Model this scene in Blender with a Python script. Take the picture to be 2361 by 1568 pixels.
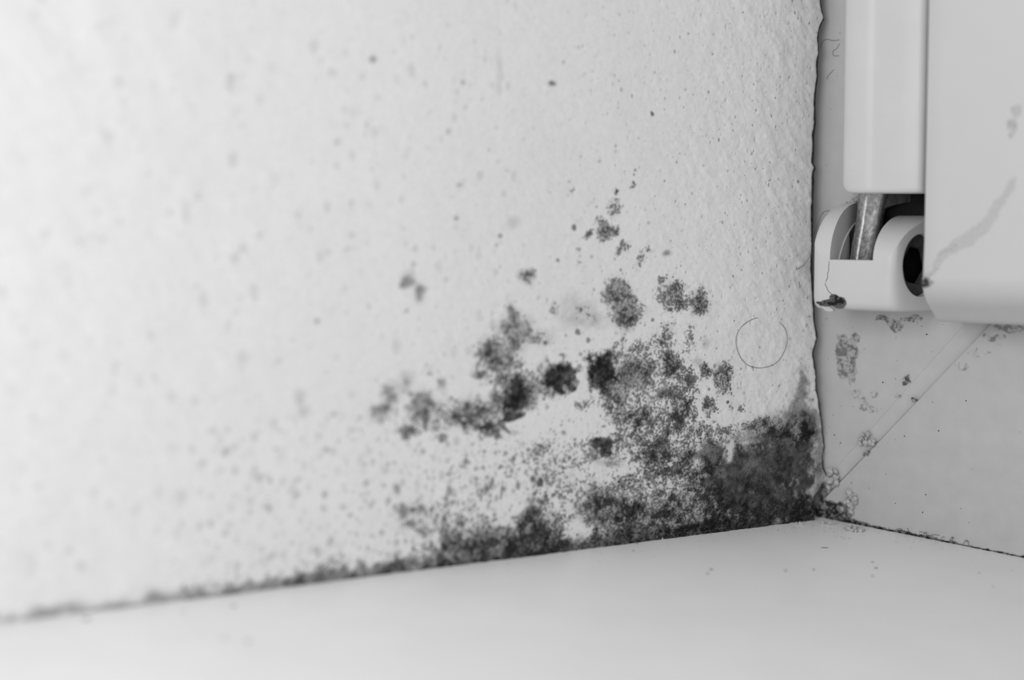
import bpy, bmesh, math, random
import numpy as np
from mathutils import Vector, Matrix

for o in list(bpy.data.objects):
    bpy.data.objects.remove(o)
scene = bpy.context.scene
MM = 0.001                                   # everything below is written in millimetres
R = math.radians

# ------------------------------------------------------------------ camera
cam_data = bpy.data.cameras.new('camera')
cam = bpy.data.objects.new('camera', cam_data)
scene.collection.objects.link(cam)
cam_data.sensor_width = 36.0
cam_data.sensor_fit = 'HORIZONTAL'
cam_data.lens = 59.466
cam_data.clip_start = 0.005
cam_data.clip_end = 50
cam.location = Vector((179.29, -392.12, 79.50)) * MM
cam.rotation_euler = (R(90 - 4.530), 0, R(35.0))
cam_data.dof.use_dof = True
cam_data.dof.focus_distance = 0.410
cam_data.dof.aperture_fstop = 5.4
cam_data.dof.aperture_blades = 0
scene.camera = cam

# ------------------------------------------------------------------ light
world = bpy.data.worlds.new('World')
scene.world = world
world.use_nodes = True
bg = world.node_tree.nodes['Background']
bg.inputs[0].default_value = (1, 1, 1, 1)
bg.inputs[1].default_value = 0.70

def area_light(name, loc, target, size, power):
    d = bpy.data.lights.new(name, 'AREA')
    d.shape = 'RECTANGLE'
    d.size, d.size_y = size
    d.energy = power
    o = bpy.data.objects.new(name, d)
    scene.collection.objects.link(o)
    o.location = loc
    o.rotation_euler = (Vector(target) - Vector(loc)).to_track_quat('-Z', 'Y').to_euler()
    return o

# unseen soft light, added to grade the wall, raking from the room side
area_light('soft_fill', (0.03, -0.42, 0.16), (-0.06, -0.12, 0.03), (0.15, 0.15), 0.50)

vs = scene.view_settings
vs.view_transform = 'Standard'
vs.look = 'None'
vs.exposure = 0.0
vs.gamma = 1.0
vs.use_curve_mapping = False

# ------------------------------------------------------------------ helpers
rng = np.random.default_rng(7)
random.seed(7)
COL = scene.collection
LAT = rng.random((512, 512)).astype(np.float32)

def vnoise(x, y, cell, seed=0):
    """smooth value noise, 0..1"""
    x = np.asarray(x) / cell + 17.3 * seed
    y = np.asarray(y) / cell + 41.7 * seed
    ix = np.floor(x).astype(np.int64); iy = np.floor(y).astype(np.int64)
    fx = x - ix; fy = y - iy
    fx = fx * fx * (3 - 2 * fx); fy = fy * fy * (3 - 2 * fy)
    a = LAT[ix & 511, iy & 511]; b = LAT[(ix + 1) & 511, iy & 511]
    c = LAT[ix & 511, (iy + 1) & 511]; d = LAT[(ix + 1) & 511, (iy + 1) & 511]
    return (a * (1 - fx) + b * fx) * (1 - fy) + (c * (1 - fx) + d * fx) * fy

def fbm(x, y, cell, octaves=4, seed=0, gain=0.5):
    t = 0; amp = 1; tot = 0
    for k in range(octaves):
        t = t + amp * vnoise(x, y, cell / 2 ** k, seed + k)
        tot += amp; amp *= gain
    return t / tot

def uniform(a):
    """map values to their rank, 0..1"""
    q = np.quantile(a.ravel()[::37], np.linspace(0, 1, 129))
    return np.interp(a, q + np.arange(129) * 1e-9, np.linspace(0, 1, 129))

def sstep(a, b, x):
    t = np.clip((x - a) / (b - a), 0, 1)
    return t * t * (3 - 2 * t)

def tag(o, label=None, cat=None, group=None, kind=None):
    if label: o['label'] = label
    if cat: o['category'] = cat
    if group: o['group'] = group
    if kind: o['kind'] = kind
    return o

def empty(name, loc=(0, 0, 0), parent=None):
    o = bpy.data.objects.new(name, None)
    o.empty_display_size = 0.01
    COL.objects.link(o)
    o.location = Vector(loc) * MM
    if parent: o.parent = parent
    return o

def link(name, me, mat, parent=None):
    if mat: me.materials.append(mat)
    o = bpy.data.objects.new(name, me)
    COL.objects.link(o)
    if parent:
        o.parent = parent
        o.location = -parent.location if parent.parent is None else (0, 0, 0)
    return o

def mesh_from(verts, faces, smooth=True):
    """verts Nx3 in mm, faces: (M,4) array of quads or a list of polygons"""
    me = bpy.data.meshes.new('mesh')
    v = np.asarray(verts, dtype=np.float32).reshape(-1, 3) * MM
    if isinstance(faces, np.ndarray):
        m, k = faces.shape
        me.vertices.add(len(v)); me.vertices.foreach_set('co', v.ravel())
        me.loops.add(m * k); me.loops.foreach_set('vertex_index', faces.astype(np.int32).ravel())
        me.polygons.add(m)
        me.polygons.foreach_set('loop_start', np.arange(0, m * k, k, dtype=np.int32))
        me.polygons.foreach_set('loop_total', np.full(m, k, dtype=np.int32))
        me.update(calc_edges=True)
    else:
        me.from_pydata(v.tolist(), [], faces)
    me.polygons.foreach_set('use_smooth', np.full(len(me.polygons), smooth))
    me.update()
    return me

def set_attr(me, name, vals):
    a = me.attributes.new(name, 'FLOAT', 'POINT')
    a.data.foreach_set('value', np.asarray(vals, dtype=np.float32).ravel())

def grid_faces(r, c):
    i = np.arange((r - 1) * c).reshape(r - 1, c)[:, :-1].ravel()
    return np.stack([i, i + 1, i + c + 1, i + c], 1)

def fix_normals(me):
    b = bmesh.new(); b.from_mesh(me)
    bmesh.ops.recalc_face_normals(b, faces=b.faces)
    b.to_mesh(me); b.free(); me.update()
    return me

def sharp_by_angle(me, deg=38):
    """smooth shading, with edges steeper than deg kept sharp"""
    b = bmesh.new(); b.from_mesh(me)
    for e in b.edges:
        if len(e.link_faces) == 2 and e.calc_face_angle(0) > R(deg):
            e.smooth = False
    for f in b.faces: f.smooth = True
    b.to_mesh(me); b.free(); me.update()
    return me

def prism(outline, axis, a0, a1, bevel=0, segs=2):
    """extrude a 2D outline (mm) along axis 'x','y' or 'z' between a0 and a1"""
    def p(u, v, a):
        return {'x': (a, u, v), 'y': (u, a, v), 'z': (u, v, a)}[axis]
    b = bmesh.new()
    lo = [b.verts.new(p(u, v, a0)) for u, v in outline]
    hi = [b.verts.new(p(u, v, a1)) for u, v in outline]
    n = len(outline)
    b.faces.new(lo); b.faces.new(list(reversed(hi)))
    for i in range(n):
        b.faces.new((lo[i], hi[i], hi[(i + 1) % n], lo[(i + 1) % n]))
    bmesh.ops.recalc_face_normals(b, faces=b.faces)
    if bevel:
        es = [e for e in b.edges if len(e.link_faces) == 2 and e.calc_face_angle(0) > R(25)]
        bmesh.ops.bevel(b, geom=es, offset=bevel, segments=segs, profile=.5, affect='EDGES', clamp_overlap=True)
    bmesh.ops.scale(b, vec=(MM, MM, MM), verts=b.verts)
    me = bpy.data.meshes.new('mesh')
    b.to_mesh(me); b.free()
    return sharp_by_angle(me, 40)

def loft(rings, caps=True, closed=True):
    """rings: list of equal-length point loops (mm)"""
    r = len(rings); n = len(rings[0])
    v = [p for ring in rings for p in ring]
    f = []
    for i in range(r - 1):
        for j in range(n if closed else n - 1):
            k = (j + 1) % n
            f.append((i * n + j, i * n + k, (i + 1) * n + k, (i + 1) * n + j))
    if caps:
        f.append(tuple(range(n))); f.append(tuple(reversed(range((r - 1) * n, r * n))))
    return fix_normals(mesh_from(v, f))

def tube(points, radius, sides=5, taper=True):
    pts = [Vector(p) for p in points]
    rings = []
    for i, p in enumerate(pts):
        t = (pts[min(i + 1, len(pts) - 1)] - pts[max(i - 1, 0)]).normalized()
        a = t.cross(Vector((0.3, 0.2, 0.93)))
        if a.length < 1e-4: a = t.cross(Vector((1, 0, 0)))
        a.normalize(); b = t.cross(a)
        r = radius * (0.5 if taper and i in (0, len(pts) - 1) else 1)
        rings.append([tuple(p + a * r * math.cos(k * 2 * math.pi / sides) + b * r * math.sin(k * 2 * math.pi / sides)) for k in range(sides)])
    return loft(rings)

def spline(points, n=8):
    """Catmull-Rom through the points"""
    P = [Vector(p) for p in points]
    P = [2 * P[0] - P[1]] + P + [2 * P[-1] - P[-2]]
    out = []
    for i in range(1, len(P) - 2):
        for k in range(n):
            t = k / n
            out.append(tuple(0.5 * (2 * P[i] + (P[i + 1] - P[i - 1]) * t + (2 * P[i - 1] - 5 * P[i] + 4 * P[i + 1] - P[i + 2]) * t * t
                                    + (3 * P[i] - P[i - 1] - 3 * P[i + 1] + P[i + 2]) * t ** 3)))
    out.append(tuple(P[-2]))
    return out

# ------------------------------------------------------------------ materials
def new_mat(name):
    m = bpy.data.materials.new(name)
    m.use_nodes = True
    nt = m.node_tree
    return m, nt, nt.nodes['Principled BSDF']

def grey(v): return (v, v, v, 1)

def noise_node(nt, scale, detail=3, rough=.5):
    tc = nt.nodes.new('ShaderNodeTexCoord')
    n = nt.nodes.new('ShaderNodeTexNoise')
    n.inputs['Scale'].default_value = scale
    n.inputs['Detail'].default_value = detail
    n.inputs['Roughness'].default_value = rough
    nt.links.new(tc.outputs['Object'], n.inputs['Vector'])
    return n

def ramp(nt, src, p0, c0, p1, c1):
    r = nt.nodes.new('ShaderNodeValToRGB')
    r.color_ramp.elements[0].position = p0; r.color_ramp.elements[0].color = grey(c0)
    r.color_ramp.elements[1].position = p1; r.color_ramp.elements[1].color = grey(c1)
    nt.links.new(src, r.inputs[0])
    return r

def mul(nt, a, b, fac=1.0):
    m = nt.nodes.new('ShaderNodeMix')
    m.data_type = 'RGBA'; m.blend_type = 'MULTIPLY'
    m.inputs[0].default_value = fac
    nt.links.new(a, m.inputs[6]); nt.links.new(b, m.inputs[7])
    return m.outputs[2]

def bump(nt, bs, src, dist, strength=1.0):
    b = nt.nodes.new('ShaderNodeBump')
    b.inputs['Distance'].default_value = dist
    b.inputs['Strength'].default_value = strength
    nt.links.new(src, b.inputs['Height'])
    nt.links.new(b.outputs[0], bs.inputs['Normal'])

def plain_mat(name, v, rough=.5, mottle=.06, scale=400, metal=0, bumpd=0, spec=.5):
    m, nt, bs = new_mat(name)
    n = noise_node(nt, scale, 4)
    r = ramp(nt, n.outputs[0], .3, v * (1 - mottle), .7, v * (1 + mottle))
    nt.links.new(r.outputs[0], bs.inputs['Base Color'])
    bs.inputs['Roughness'].default_value = rough
    bs.inputs['Metallic'].default_value = metal
    bs.inputs['Specular IOR Level'].default_value = spec
    if bumpd: bump(nt, bs, n.outputs[0], bumpd * MM)
    return m

def attr_mat(name, rough=.85, fine=(.25, 2600), bumpd=.03, spec=.2):
    """colour from the surface's own albedo attribute, with fine grain"""
    m, nt, bs = new_mat(name)
    at = nt.nodes.new('ShaderNodeAttribute'); at.attribute_name = 'albedo'
    n = noise_node(nt, fine[1], 2)
    r = ramp(nt, n.outputs[0], .3, 1 - fine[0], .7, 1.0)
    nt.links.new(mul(nt, at.outputs['Color'], r.outputs[0]), bs.inputs['Base Color'])
    bs.inputs['Roughness'].default_value = rough
    bs.inputs['Specular IOR Level'].default_value = spec
    if bumpd: bump(nt, bs, n.outputs[0], bumpd * MM)
    return m

M_WALL = attr_mat('painted_plaster', fine=(.05, 900), bumpd=.05)
M_MOULD = attr_mat('mould_growth', rough=.95, fine=(.5, 4200), bumpd=.06, spec=.08)
M_DIRT = attr_mat('dirt_residue', rough=.9, fine=(.2, 2600), bumpd=.05)
M_FRAME = plain_mat('aged_pvc_frame', .505, .38, .04, 220, spec=.35)
M_SASH = plain_mat('white_pvc_sash', .56, .35, .015, 60, spec=.4)
M_CAP = plain_mat('white_plastic_cap', .575, .38, .02, 120, spec=.4)
M_SILL = plain_mat('white_sill_paint', .77, .42, .02, 70, spec=.35)
M_STEEL = plain_mat('galvanised_steel', .42, .42, .35, 900, metal=.85, bumpd=.12)
M_BLACK = plain_mat('shade_black', .012, .6, .3, 600, spec=.1)  # near-black that paints shade inside the hinge
M_WEB = plain_mat('shaded_steel', .10, .5, .3, 900, metal=.6)  # the arm's steel, darkened to paint the shade under the cover
M_BUSH = plain_mat('dark_grey_bushing', .06, .6, .25, 900, spec=.2)
M_SOCKET = plain_mat('socket_black', .006, .7, .2, 600, spec=.05)
M_CRUMB = plain_mat('crumbly_plaster', .46, .9, .25, 1800, bumpd=.08)
M_FLAKE = plain_mat('paint_flake', .5, .6, .05, 600)
M_HAIR = plain_mat('dark_fibre', .10, .6, .2, 600)
M_PALEHAIR = plain_mat('pale_fibre', .2, .6, .2, 600)
M_SPECK = plain_mat('dark_speck', .07, .8, .4, 1500)
M_GAP = plain_mat('blackened_joint', .025, .9, .5, 900, bumpd=.1, spec=.1)
M_JOINT = plain_mat('joint_shade', .12, .9, .5, 900, bumpd=.1, spec=.1)  # dark tone that paints the shade in the wall joint
M_GLASS, _nt, _bs = new_mat('window_glass')
_bs.inputs['Base Color'].default_value = (1, 1, 1, 1)
_bs.inputs['Roughness'].default_value = 0.02
_bs.inputs['Transmission Weight'].default_value = 1.0
_bs.inputs['IOR'].default_value = 1.45

# ------------------------------------------------------------------ measured layout (mm)
# wall: splayed reveal, s runs along it away from the window, z is height.
# BLOBS: kind (G soft grey stain, S speckled growth, K solid black growth, L clean patch), s, z, radius s, radius z, tilt, strength
BLOBS = (
    ('S', 64.2, 79.4, 1.56, 1.99, 0, 0.62),
    ('S', 63.8, 82.9, 1.2, 0.99, 0, 0.4),
    ('K', 63.8, 82.9, 0.48, 0.4, 0, 0.9),
    ('S', 59.4, 84.4, 0.97, 0.8, 0, 0.5),
    ('S', 58.8, 87.5, 0.73, 0.6, 0, 0.4),
    ('S', 76.0, 83.1, 0.93, 0.78, 0, 0.4),
    ('S', 69.5, 79.6, 1.18, 1.18, 0, 0.3),
    ('K', 75.4, 74.8, 0.7, 0.59, 0, 0.7),
    ('S', 67.4, 73.9, 2.62, 1.98, 0, 0.8),
    ('G', 67.4, 73.9, 1.9, 1.39, 0, 0.4),
    ('S', 68.3, 76.4, 1.3, 0.99, 0, 0.45),
    ('S', 64.1, 74.1, 1.2, 1.0, 0, 0.5),
    ('S', 71.3, 72.9, 1.65, 0.79, -45, 0.55),
    ('S', 74.0, 69.5, 0.7, 0.59, 0, 0.45),
    ('S', 61.7, 69.8, 1.69, 1.8, 20, 0.6),
    ('S', 55.1, 69.5, 1.6, 1.31, 0, 0.55),
    ('S', 56.9, 67.0, 1.1, 1.81, 30, 0.55),
    ('G', 49.7, 68.7, 1.0, 0.81, 0, 0.45),
    ('S', 74.3, 66.3, 0.94, 0.69, 0, 0.4),
    ('S', 79.5, 67.3, 0.46, 0.39, 0, 0.5),
    ('S', 88.2, 63.9, 2.03, 1.74, 0, 0.55),
    ('G', 88.2, 63.9, 1.58, 1.36, 0, 0.25),
    ('S', 63.3, 59.8, 3.61, 3.21, 0, 0.62),
    ('G', 63.3, 59.8, 3.13, 2.81, 0, 0.42),
    ('S', 60.9, 54.4, 4.13, 3.43, 0, 0.65),
    ('G', 60.9, 54.1, 3.64, 3.02, 0, 0.45),
    ('K', 59.2, 53.5, 0.61, 0.51, 0, 0.9),
    ('S', 47.8, 58.8, 3.51, 3.27, -20, 0.58),
    ('G', 47.8, 58.8, 3.01, 2.66, 0, 0.32),
    ('S', 50.9, 62.3, 1.24, 1.02, 0, 0.45),
    ('G', 39.9, 56.9, 2.56, 2.69, 0, 0.55),
    ('S', 39.9, 56.9, 2.82, 2.89, 0, 0.6),
    ('K', 39.9, 57.4, 1.15, 0.93, 0, 0.4),
    ('K', 48.5, 55.3, 0.63, 0.51, 0, 0.6),
    ('K', 46.0, 55.7, 0.5, 0.41, 0, 0.6),
    ('K', 43.9, 58.5, 0.51, 0.31, 0, 0.6),
    ('S', 45.2, 56.5, 2.78, 1.64, 0, 0.4),
    ('S', 49.7, 49.4, 3.13, 2.87, 0, 0.65),
    ('G', 49.7, 49.4, 2.5, 2.25, 0, 0.2),
    ('S', 43.3, 47.7, 1.53, 2.27, 0, 0.6),
    ('S', 41.8, 51.4, 1.79, 1.24, 0, 0.35),
    ('S', 55.6, 46.9, 3.2, 2.24, 0, 0.5),
    ('S', 62.4, 47.8, 2.42, 1.81, 0, 0.42),
    ('S', 80.9, 56.4, 1.61, 1.96, 0, 0.5),
    ('G', 74.3, 55.2, 4.45, 3.37, 0, 0.28),
    ('G', 69.2, 53.1, 2.61, 1.99, 0, 0.2),
    ('G', 83.2, 49.7, 2.75, 1.96, 0, 0.3),
    ('S', 83.2, 49.7, 2.52, 1.76, 0, 0.35),
    ('K', 74.3, 50.6, 0.82, 0.79, 0, 0.65),
    ('K', 71.2, 48.7, 0.71, 0.7, 0, 0.55),
    ('K', 73.2, 45.9, 0.59, 0.5, 0, 0.4),
    ('K', 72.0, 44.6, 0.71, 0.5, 0, 0.4),
    ('K', 73.6, 43.2, 0.71, 0.8, 0, 0.4),
    ('G', 37.9, 46.8, 1.42, 1.14, 0, 0.3),
    ('K', 78.8, 41.1, 4.41, 4.16, 10, 1.0),
    ('S', 82.5, 39.9, 3.91, 3.35, 0, 0.55),
    ('G', 82.5, 39.9, 3.45, 2.96, 0, 0.4),
    ('K', 67.6, 41.7, 3.23, 4.52, 15, 1.0),
    ('S', 67.2, 40.1, 4.31, 5.63, 10, 0.6),
    ('K', 66.2, 36.5, 1.68, 1.81, -20, 0.75),
    ('G', 58.4, 40.5, 5.39, 3.66, 0, 0.52),
    ('S', 58.4, 40.5, 5.88, 3.86, 0, 0.5),
    ('G', 48.0, 41.8, 1.89, 2.06, 0, 0.55),
    ('S', 48.0, 41.4, 3.02, 3.29, 0, 0.55),
    ('S', 37.8, 40.6, 2.07, 1.77, 0, 0.75),
    ('G', 37.8, 40.6, 1.55, 1.25, 0, 0.4),
    ('S', 32.7, 38.3, 2.75, 3.99, 0, 0.8),
    ('G', 32.7, 38.1, 2.35, 3.78, 0, 0.4),
    ('G', 40.2, 42.4, 1.8, 1.46, 0, 0.3),
    ('S', 43.8, 38.7, 2.54, 3.73, 0, 0.55),
    ('G', 8.1, 39.2, 1.67, 1.3, 0, 0.3),
    ('G', 7.3, 35.4, 1.95, 2.39, 0, 0.5),
    ('G', 7.9, 32.2, 2.5, 2.61, 0, 0.45),
    ('G', 9.3, 29.3, 2.78, 2.17, 0, 0.4),
    ('K', 91.0, 37.2, 3.38, 4.49, 15, 1.0),
    ('K', 91.8, 32.4, 3.03, 0.98, 0, 1.0),
    ('S', 95.2, 36.8, 1.56, 1.55, 0, 0.85),
    ('G', 88.0, 37.5, 2.27, 3.13, 0, 0.55),
    ('S', 89.6, 37.8, 4.52, 4.3, 0, 0.6),
    ('G', 97.3, 47.7, 2.65, 2.31, 0, 0.5),
    ('K', 97.3, 47.8, 1.44, 1.16, 0, 0.5),
    ('S', 97.3, 47.4, 4.42, 3.27, 0, 0.6),
    ('G', 90.9, 51.3, 4.26, 3.49, 0, 0.38),
    ('S', 90.9, 51.3, 4.49, 3.69, 0, 0.52),
    ('S', 93.5, 45.0, 3.79, 2.52, 0, 0.58),
    ('G', 93.5, 45.0, 2.9, 1.94, 0, 0.3),
    ('K', 99.8, 42.2, 1.1, 0.87, 0, 0.6),
    ('S', 99.8, 42.8, 2.85, 2.12, 0, 0.5),
    ('S', 94.1, 41.5, 4.91, 2.72, 0, 0.42),
    ('G', 92.4, 55.9, 1.56, 1.74, 0, 0.28),
    ('S', 92.7, 56.1, 1.34, 1.93, 0, 0.3),
    ('S', 72.8, 33.6, 1.89, 1.4, 0, 0.7),
    ('K', 64.0, 33.9, 0.97, 1.01, 0, 0.4),
    ('G', 63.7, 34.4, 2.66, 2.63, -20, 0.52),
    ('S', 63.7, 32.9, 3.15, 2.84, 0, 0.5),
    ('K', 67.8, 24.9, 4.08, 1.41, -6, 1.0),
    ('K', 66.9, 23.1, 1.92, 1.42, 0, 0.95),
    ('S', 67.8, 24.5, 6.0, 2.63, 0, 0.55),
    ('G', 65.9, 20.4, 2.9, 1.42, 0, 0.42),
    ('G', 70.0, 22.2, 1.91, 1.41, 0, 0.4),
    ('G', 104.6, 33.7, 1.74, 2.3, 30, 0.55),
    ('K', 106.4, 33.8, 0.76, 0.96, 0, 0.8),
    ('K', 103.8, 35.3, 0.65, 1.34, 30, 0.6),
    ('K', 98.5, 30.5, 2.43, 0.77, 0, 0.75),
    ('S', 100.2, 34.1, 6.59, 3.28, 0, 0.68),
    ('S', 98.5, 30.5, 4.42, 2.13, 0, 0.6),
    ('G', 100.2, 34.6, 5.49, 2.89, 0, 0.25),
    ('K', 93.5, 29.8, 1.79, 0.59, 40, 0.6),
    ('S', 94.1, 28.9, 2.91, 1.56, 0, 0.4),
    ('S', 84.3, 25.0, 1.84, 1.78, 0, 0.6),
    ('S', 83.8, 26.2, 4.6, 2.97, 0, 0.3),
    ('G', 78.0, 27.8, 0.7, 0.6, 0, 0.6),
    ('K', 86.7, 18.1, 0.91, 0.59, 20, 0.6),
    ('K', 84.6, 16.8, 0.8, 1.19, -20, 0.75),
    ('G', 85.4, 17.4, 1.61, 1.19, 0, 0.35),
    ('K', 83.0, 13.2, 0.69, 1.0, 0, 0.65),
    ('G', 84.0, 12.3, 1.15, 0.6, 0, 0.5),
    ('G', 98.7, 16.7, 1.77, 1.17, 0, 0.32),
    ('S', 98.7, 16.7, 1.99, 1.36, 0, 0.35),
    ('G', 87.3, 10.4, 1.83, 2.38, 0, 0.6),
    ('K', 87.7, 10.1, 0.91, 1.59, 0, 0.5),
    ('K', 76.1, 14.5, 0.71, 0.7, 0, 0.6),
    ('G', 75.4, 15.8, 0.94, 0.8, 0, 0.4),
    ('K', 66.2, 11.2, 1.33, 0.92, 0, 0.9),
    ('S', 67.5, 10.3, 7.22, 4.68, 0, 0.75),
    ('G', 67.5, 9.8, 6.26, 4.27, 0, 0.5),
    ('S', 57.4, 13.5, 2.35, 1.85, 0, 0.7),
    ('G', 57.4, 13.5, 1.98, 1.54, 0, 0.35),
    ('S', 61.9, 15.4, 3.66, 2.45, 0, 0.45),
    ('G', 94.6, 15.9, 0.34, 1.76, 8, 0.5),
    ('G', 108.2, 17.3, 0.43, 2.11, 14, 0.45),
    ('G', 50.0, 35.2, 3.26, 1.34, -15, 0.65),
    ('K', 49.6, 35.1, 2.51, 0.93, -15, 0.45),
    ('S', 36.7, 31.6, 2.46, 2.1, 0, 0.85),
    ('G', 36.7, 31.6, 1.82, 1.47, 0, 0.3),
    ('S', 27.1, 30.5, 1.2, 0.85, 0, 0.75),
    ('K', 31.5, 32.0, 0.53, 0.42, 0, 0.8),
    ('S', 29.9, 30.8, 1.06, 1.06, -30, 0.5),
    ('S', 58.2, 30.5, 4.42, 2.04, -10, 0.75),
    ('G', 58.2, 30.3, 3.68, 1.63, 0, 0.35),
    ('S', 45.0, 31.5, 3.05, 3.53, 0, 0.62),
    ('G', 45.0, 30.7, 2.54, 2.28, 0, 0.3),
    ('S', 43.4, 35.3, 2.55, 2.28, 0, 0.6),
    ('S', 51.1, 21.8, 4.01, 3.52, 0, 0.85),
    ('K', 50.4, 22.8, 1.76, 1.86, 0, 0.5),
    ('G', 51.4, 20.2, 3.01, 1.86, 0, 0.5),
    ('G', 42.5, 20.1, 1.66, 1.67, 0, 0.65),
    ('S', 22.1, 26.5, 4.58, 1.5, 0, 0.7),
    ('G', 22.1, 26.3, 4.04, 1.28, 0, 0.45),
    ('S', 17.5, 24.7, 4.08, 1.29, 0, 0.6),
    ('G', 10.8, 27.1, 4.15, 2.6, 0, 0.6),
    ('G', 6.1, 24.5, 2.8, 3.71, 0, 0.85),
    ('K', 5.6, 25.5, 1.68, 1.97, 0, 0.5),
    ('K', 23.1, 14.3, 17.76, 7.09, 0, 0.86),
    ('G', 23.1, 14.8, 18.83, 7.51, 0, 0.6),
    ('K', 7.2, 15.3, 3.36, 10.39, 0, 0.92),
    ('K', 13.4, 4.7, 10.35, 2.84, 0, 1.0),
    ('K', 36.2, 19.4, 3.9, 4.43, 10, 0.75),
    ('K', 36.0, 13.3, 3.39, 4.23, 0, 0.8),
    ('K', 28.0, 8.3, 6.65, 2.78, 0, 0.8),
    ('K', 30.9, 16.7, 1.19, 0.64, 20, 0.9),
    ('K', 17.4, 22.3, 5.45, 1.51, 0, 0.7),
    ('S', 11.9, 23.2, 6.9, 3.25, 0, 0.7),
    ('S', 34.8, 24.8, 5.22, 2.53, 0, 0.6),
    ('S', 46.4, 25.6, 8.87, 4.15, 0, 0.58),
    ('S', 56.4, 25.2, 7.41, 4.1, 0, 0.6),
    ('S', 53.9, 18.4, 8.71, 3.71, 0, 0.6),
    ('S', 45.0, 16.1, 7.64, 4.18, 0, 0.68),
    ('K', 46.3, 17.3, 2.03, 1.04, 0, 0.4),
    ('S', 56.3, 7.7, 11.16, 4.13, 0, 0.72),
    ('G', 56.3, 7.2, 11.16, 3.51, 0, 0.5),
    ('S', 42.4, 9.6, 8.99, 4.83, 0, 0.72),
    ('G', 41.1, 7.4, 7.73, 3.79, 0, 0.4),
    ('K', 35.9, 5.9, 2.35, 1.7, 0, 0.8),
    ('K', 19.9, 6.5, 15.62, 3.24, 0, 0.88),
    ('G', 19.9, 7.6, 16.29, 4.32, 0, 0.6),
    ('K', 29.4, 12.2, 9.28, 5.33, 0, 0.75),
    ('K', 13.2, 17.9, 8.26, 6.51, 0, 0.7),
    ('G', 14.7, 23.4, 10.97, 4.32, 0, 0.5),
    ('S', 49.0, 34.0, 7.54, 6.19, 0, 0.45),
    ('S', 61.4, 32.7, 6.09, 5.08, 0, 0.35),
    ('S', 54.1, 43.5, 7.43, 3.06, 0, 0.4),
    ('S', 63.9, 44.0, 4.83, 3.02, 0, 0.35),
    ('G', 118.2, 42.4, 1.56, 1.31, 0, 0.32),
    ('G', 121.6, 39.5, 2.69, 2.43, 0, 0.36),
    ('S', 121.6, 39.5, 3.1, 2.43, 0, 0.35),
    ('G', 124.6, 35.2, 2.67, 2.05, 0, 0.38),
    ('S', 124.6, 35.2, 2.87, 2.24, 0, 0.3),
    ('G', 114.6, 36.9, 2.74, 3.4, 0, 0.4),
    ('S', 114.6, 36.9, 3.38, 3.4, 0, 0.42),
    ('G', 109.5, 41.1, 1.28, 1.33, 0, 0.42),
    ('S', 117.7, 30.8, 2.3, 1.32, 0, 0.65),
    ('S', 109.8, 28.7, 1.39, 1.24, 0, 0.6),
    ('S', 112.6, 44.6, 1.69, 1.51, 0, 0.3),
    ('S', 111.5, 32.4, 7.46, 2.47, 0, 0.35),
    ('S', 109.4, 35.6, 4.28, 2.86, 0, 0.45),
    ('G', 118.0, 63.7, 1.77, 1.39, -20, 0.62),
    ('G', 119.2, 62.6, 0.93, 0.84, 0, 0.45),
    ('G', 115.1, 60.9, 1.47, 1.87, 0, 0.62),
    ('G', 139.1, 55.6, 0.59, 0.54, 0, 0.55),
    ('G', 118.2, 57.1, 0.42, 0.37, 0, 0.5),
    ('G', 125.6, 110.2, 1.01, 0.81, 0, 0.42),
    ('G', 81.1, 106.7, 0.91, 0.77, 0, 0.5),
    ('K', 81.5, 107.0, 0.57, 0.58, 0, 0.4),
    ('K', 54.0, 100.6, 0.73, 0.5, 40, 0.7),
    ('G', 143.1, 39.5, 1.36, 1.45, 0, 0.25),
    ('G', 142.4, 36.5, 1.56, 1.27, 0, 0.22),
    ('G', 183.9, 72.9, 0.68, 0.59, 0, 0.28),
    ('G', 149.2, 34.9, 0.86, 0.81, 0, 0.26),
    ('G', 151.3, 73.6, 0.66, 0.62, 0, 0.2),
    ('G', 130.6, 80.3, 0.6, 0.54, 0, 0.3),
    ('G', 131.9, 70.4, 0.6, 0.55, 0, 0.3),
    ('G', 105.8, 76.8, 0.54, 0.47, 0, 0.55),
    ('G', 94.8, 72.8, 0.55, 0.57, 0, 0.55),
    ('G', 91.1, 75.6, 1.56, 0.96, 0, 0.22),
    ('G', 105.3, 84.0, 0.64, 0.38, 0, 0.45),
    ('G', 108.0, 95.5, 0.64, 0.46, 0, 0.4),
    ('G', 104.2, 106.3, 0.53, 0.47, 0, 0.4),
    ('G', 134.2, 92.6, 0.69, 0.63, 0, 0.3),
    ('K', 116.9, 13.9, 0.95, 0.76, 0, 0.7),
    ('G', 114.6, 14.3, 0.95, 0.76, 0, 0.5),
    ('G', 119.0, 13.5, 1.05, 1.33, 0, 0.4),
    ('G', 120.6, 18.4, 0.83, 1.51, -10, 0.36),
    ('G', 116.9, 13.4, 3.58, 2.47, 0, 0.2),
    ('G', 114.6, 8.6, 1.06, 1.15, 0, 0.45),
    ('G', 109.2, 5.5, 1.51, 1.35, 0, 0.5),
    ('G', 108.8, 10.7, 0.65, 1.35, 0, 0.5),
    ('G', 105.6, 10.4, 0.76, 1.16, 20, 0.42),
    ('G', 115.9, 10.4, 1.48, 0.95, 0, 0.3),
    ('S', 111.6, 10.9, 9.63, 4.8, 0, 0.3),
    ('S', 103.0, 7.2, 7.67, 3.89, 0, 0.42),
    ('S', 100.7, 21.6, 12.1, 5.81, 0, 0.2),
    ('S', 80.4, 19.0, 10.46, 5.98, 0, 0.3),
    ('S', 74.5, 18.5, 7.08, 4.02, 0, 0.25),
    ('S', 83.8, 9.3, 6.92, 3.98, 0, 0.4),
    ('G', 100.8, 6.0, 6.62, 2.54, 0, 0.3),
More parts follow.
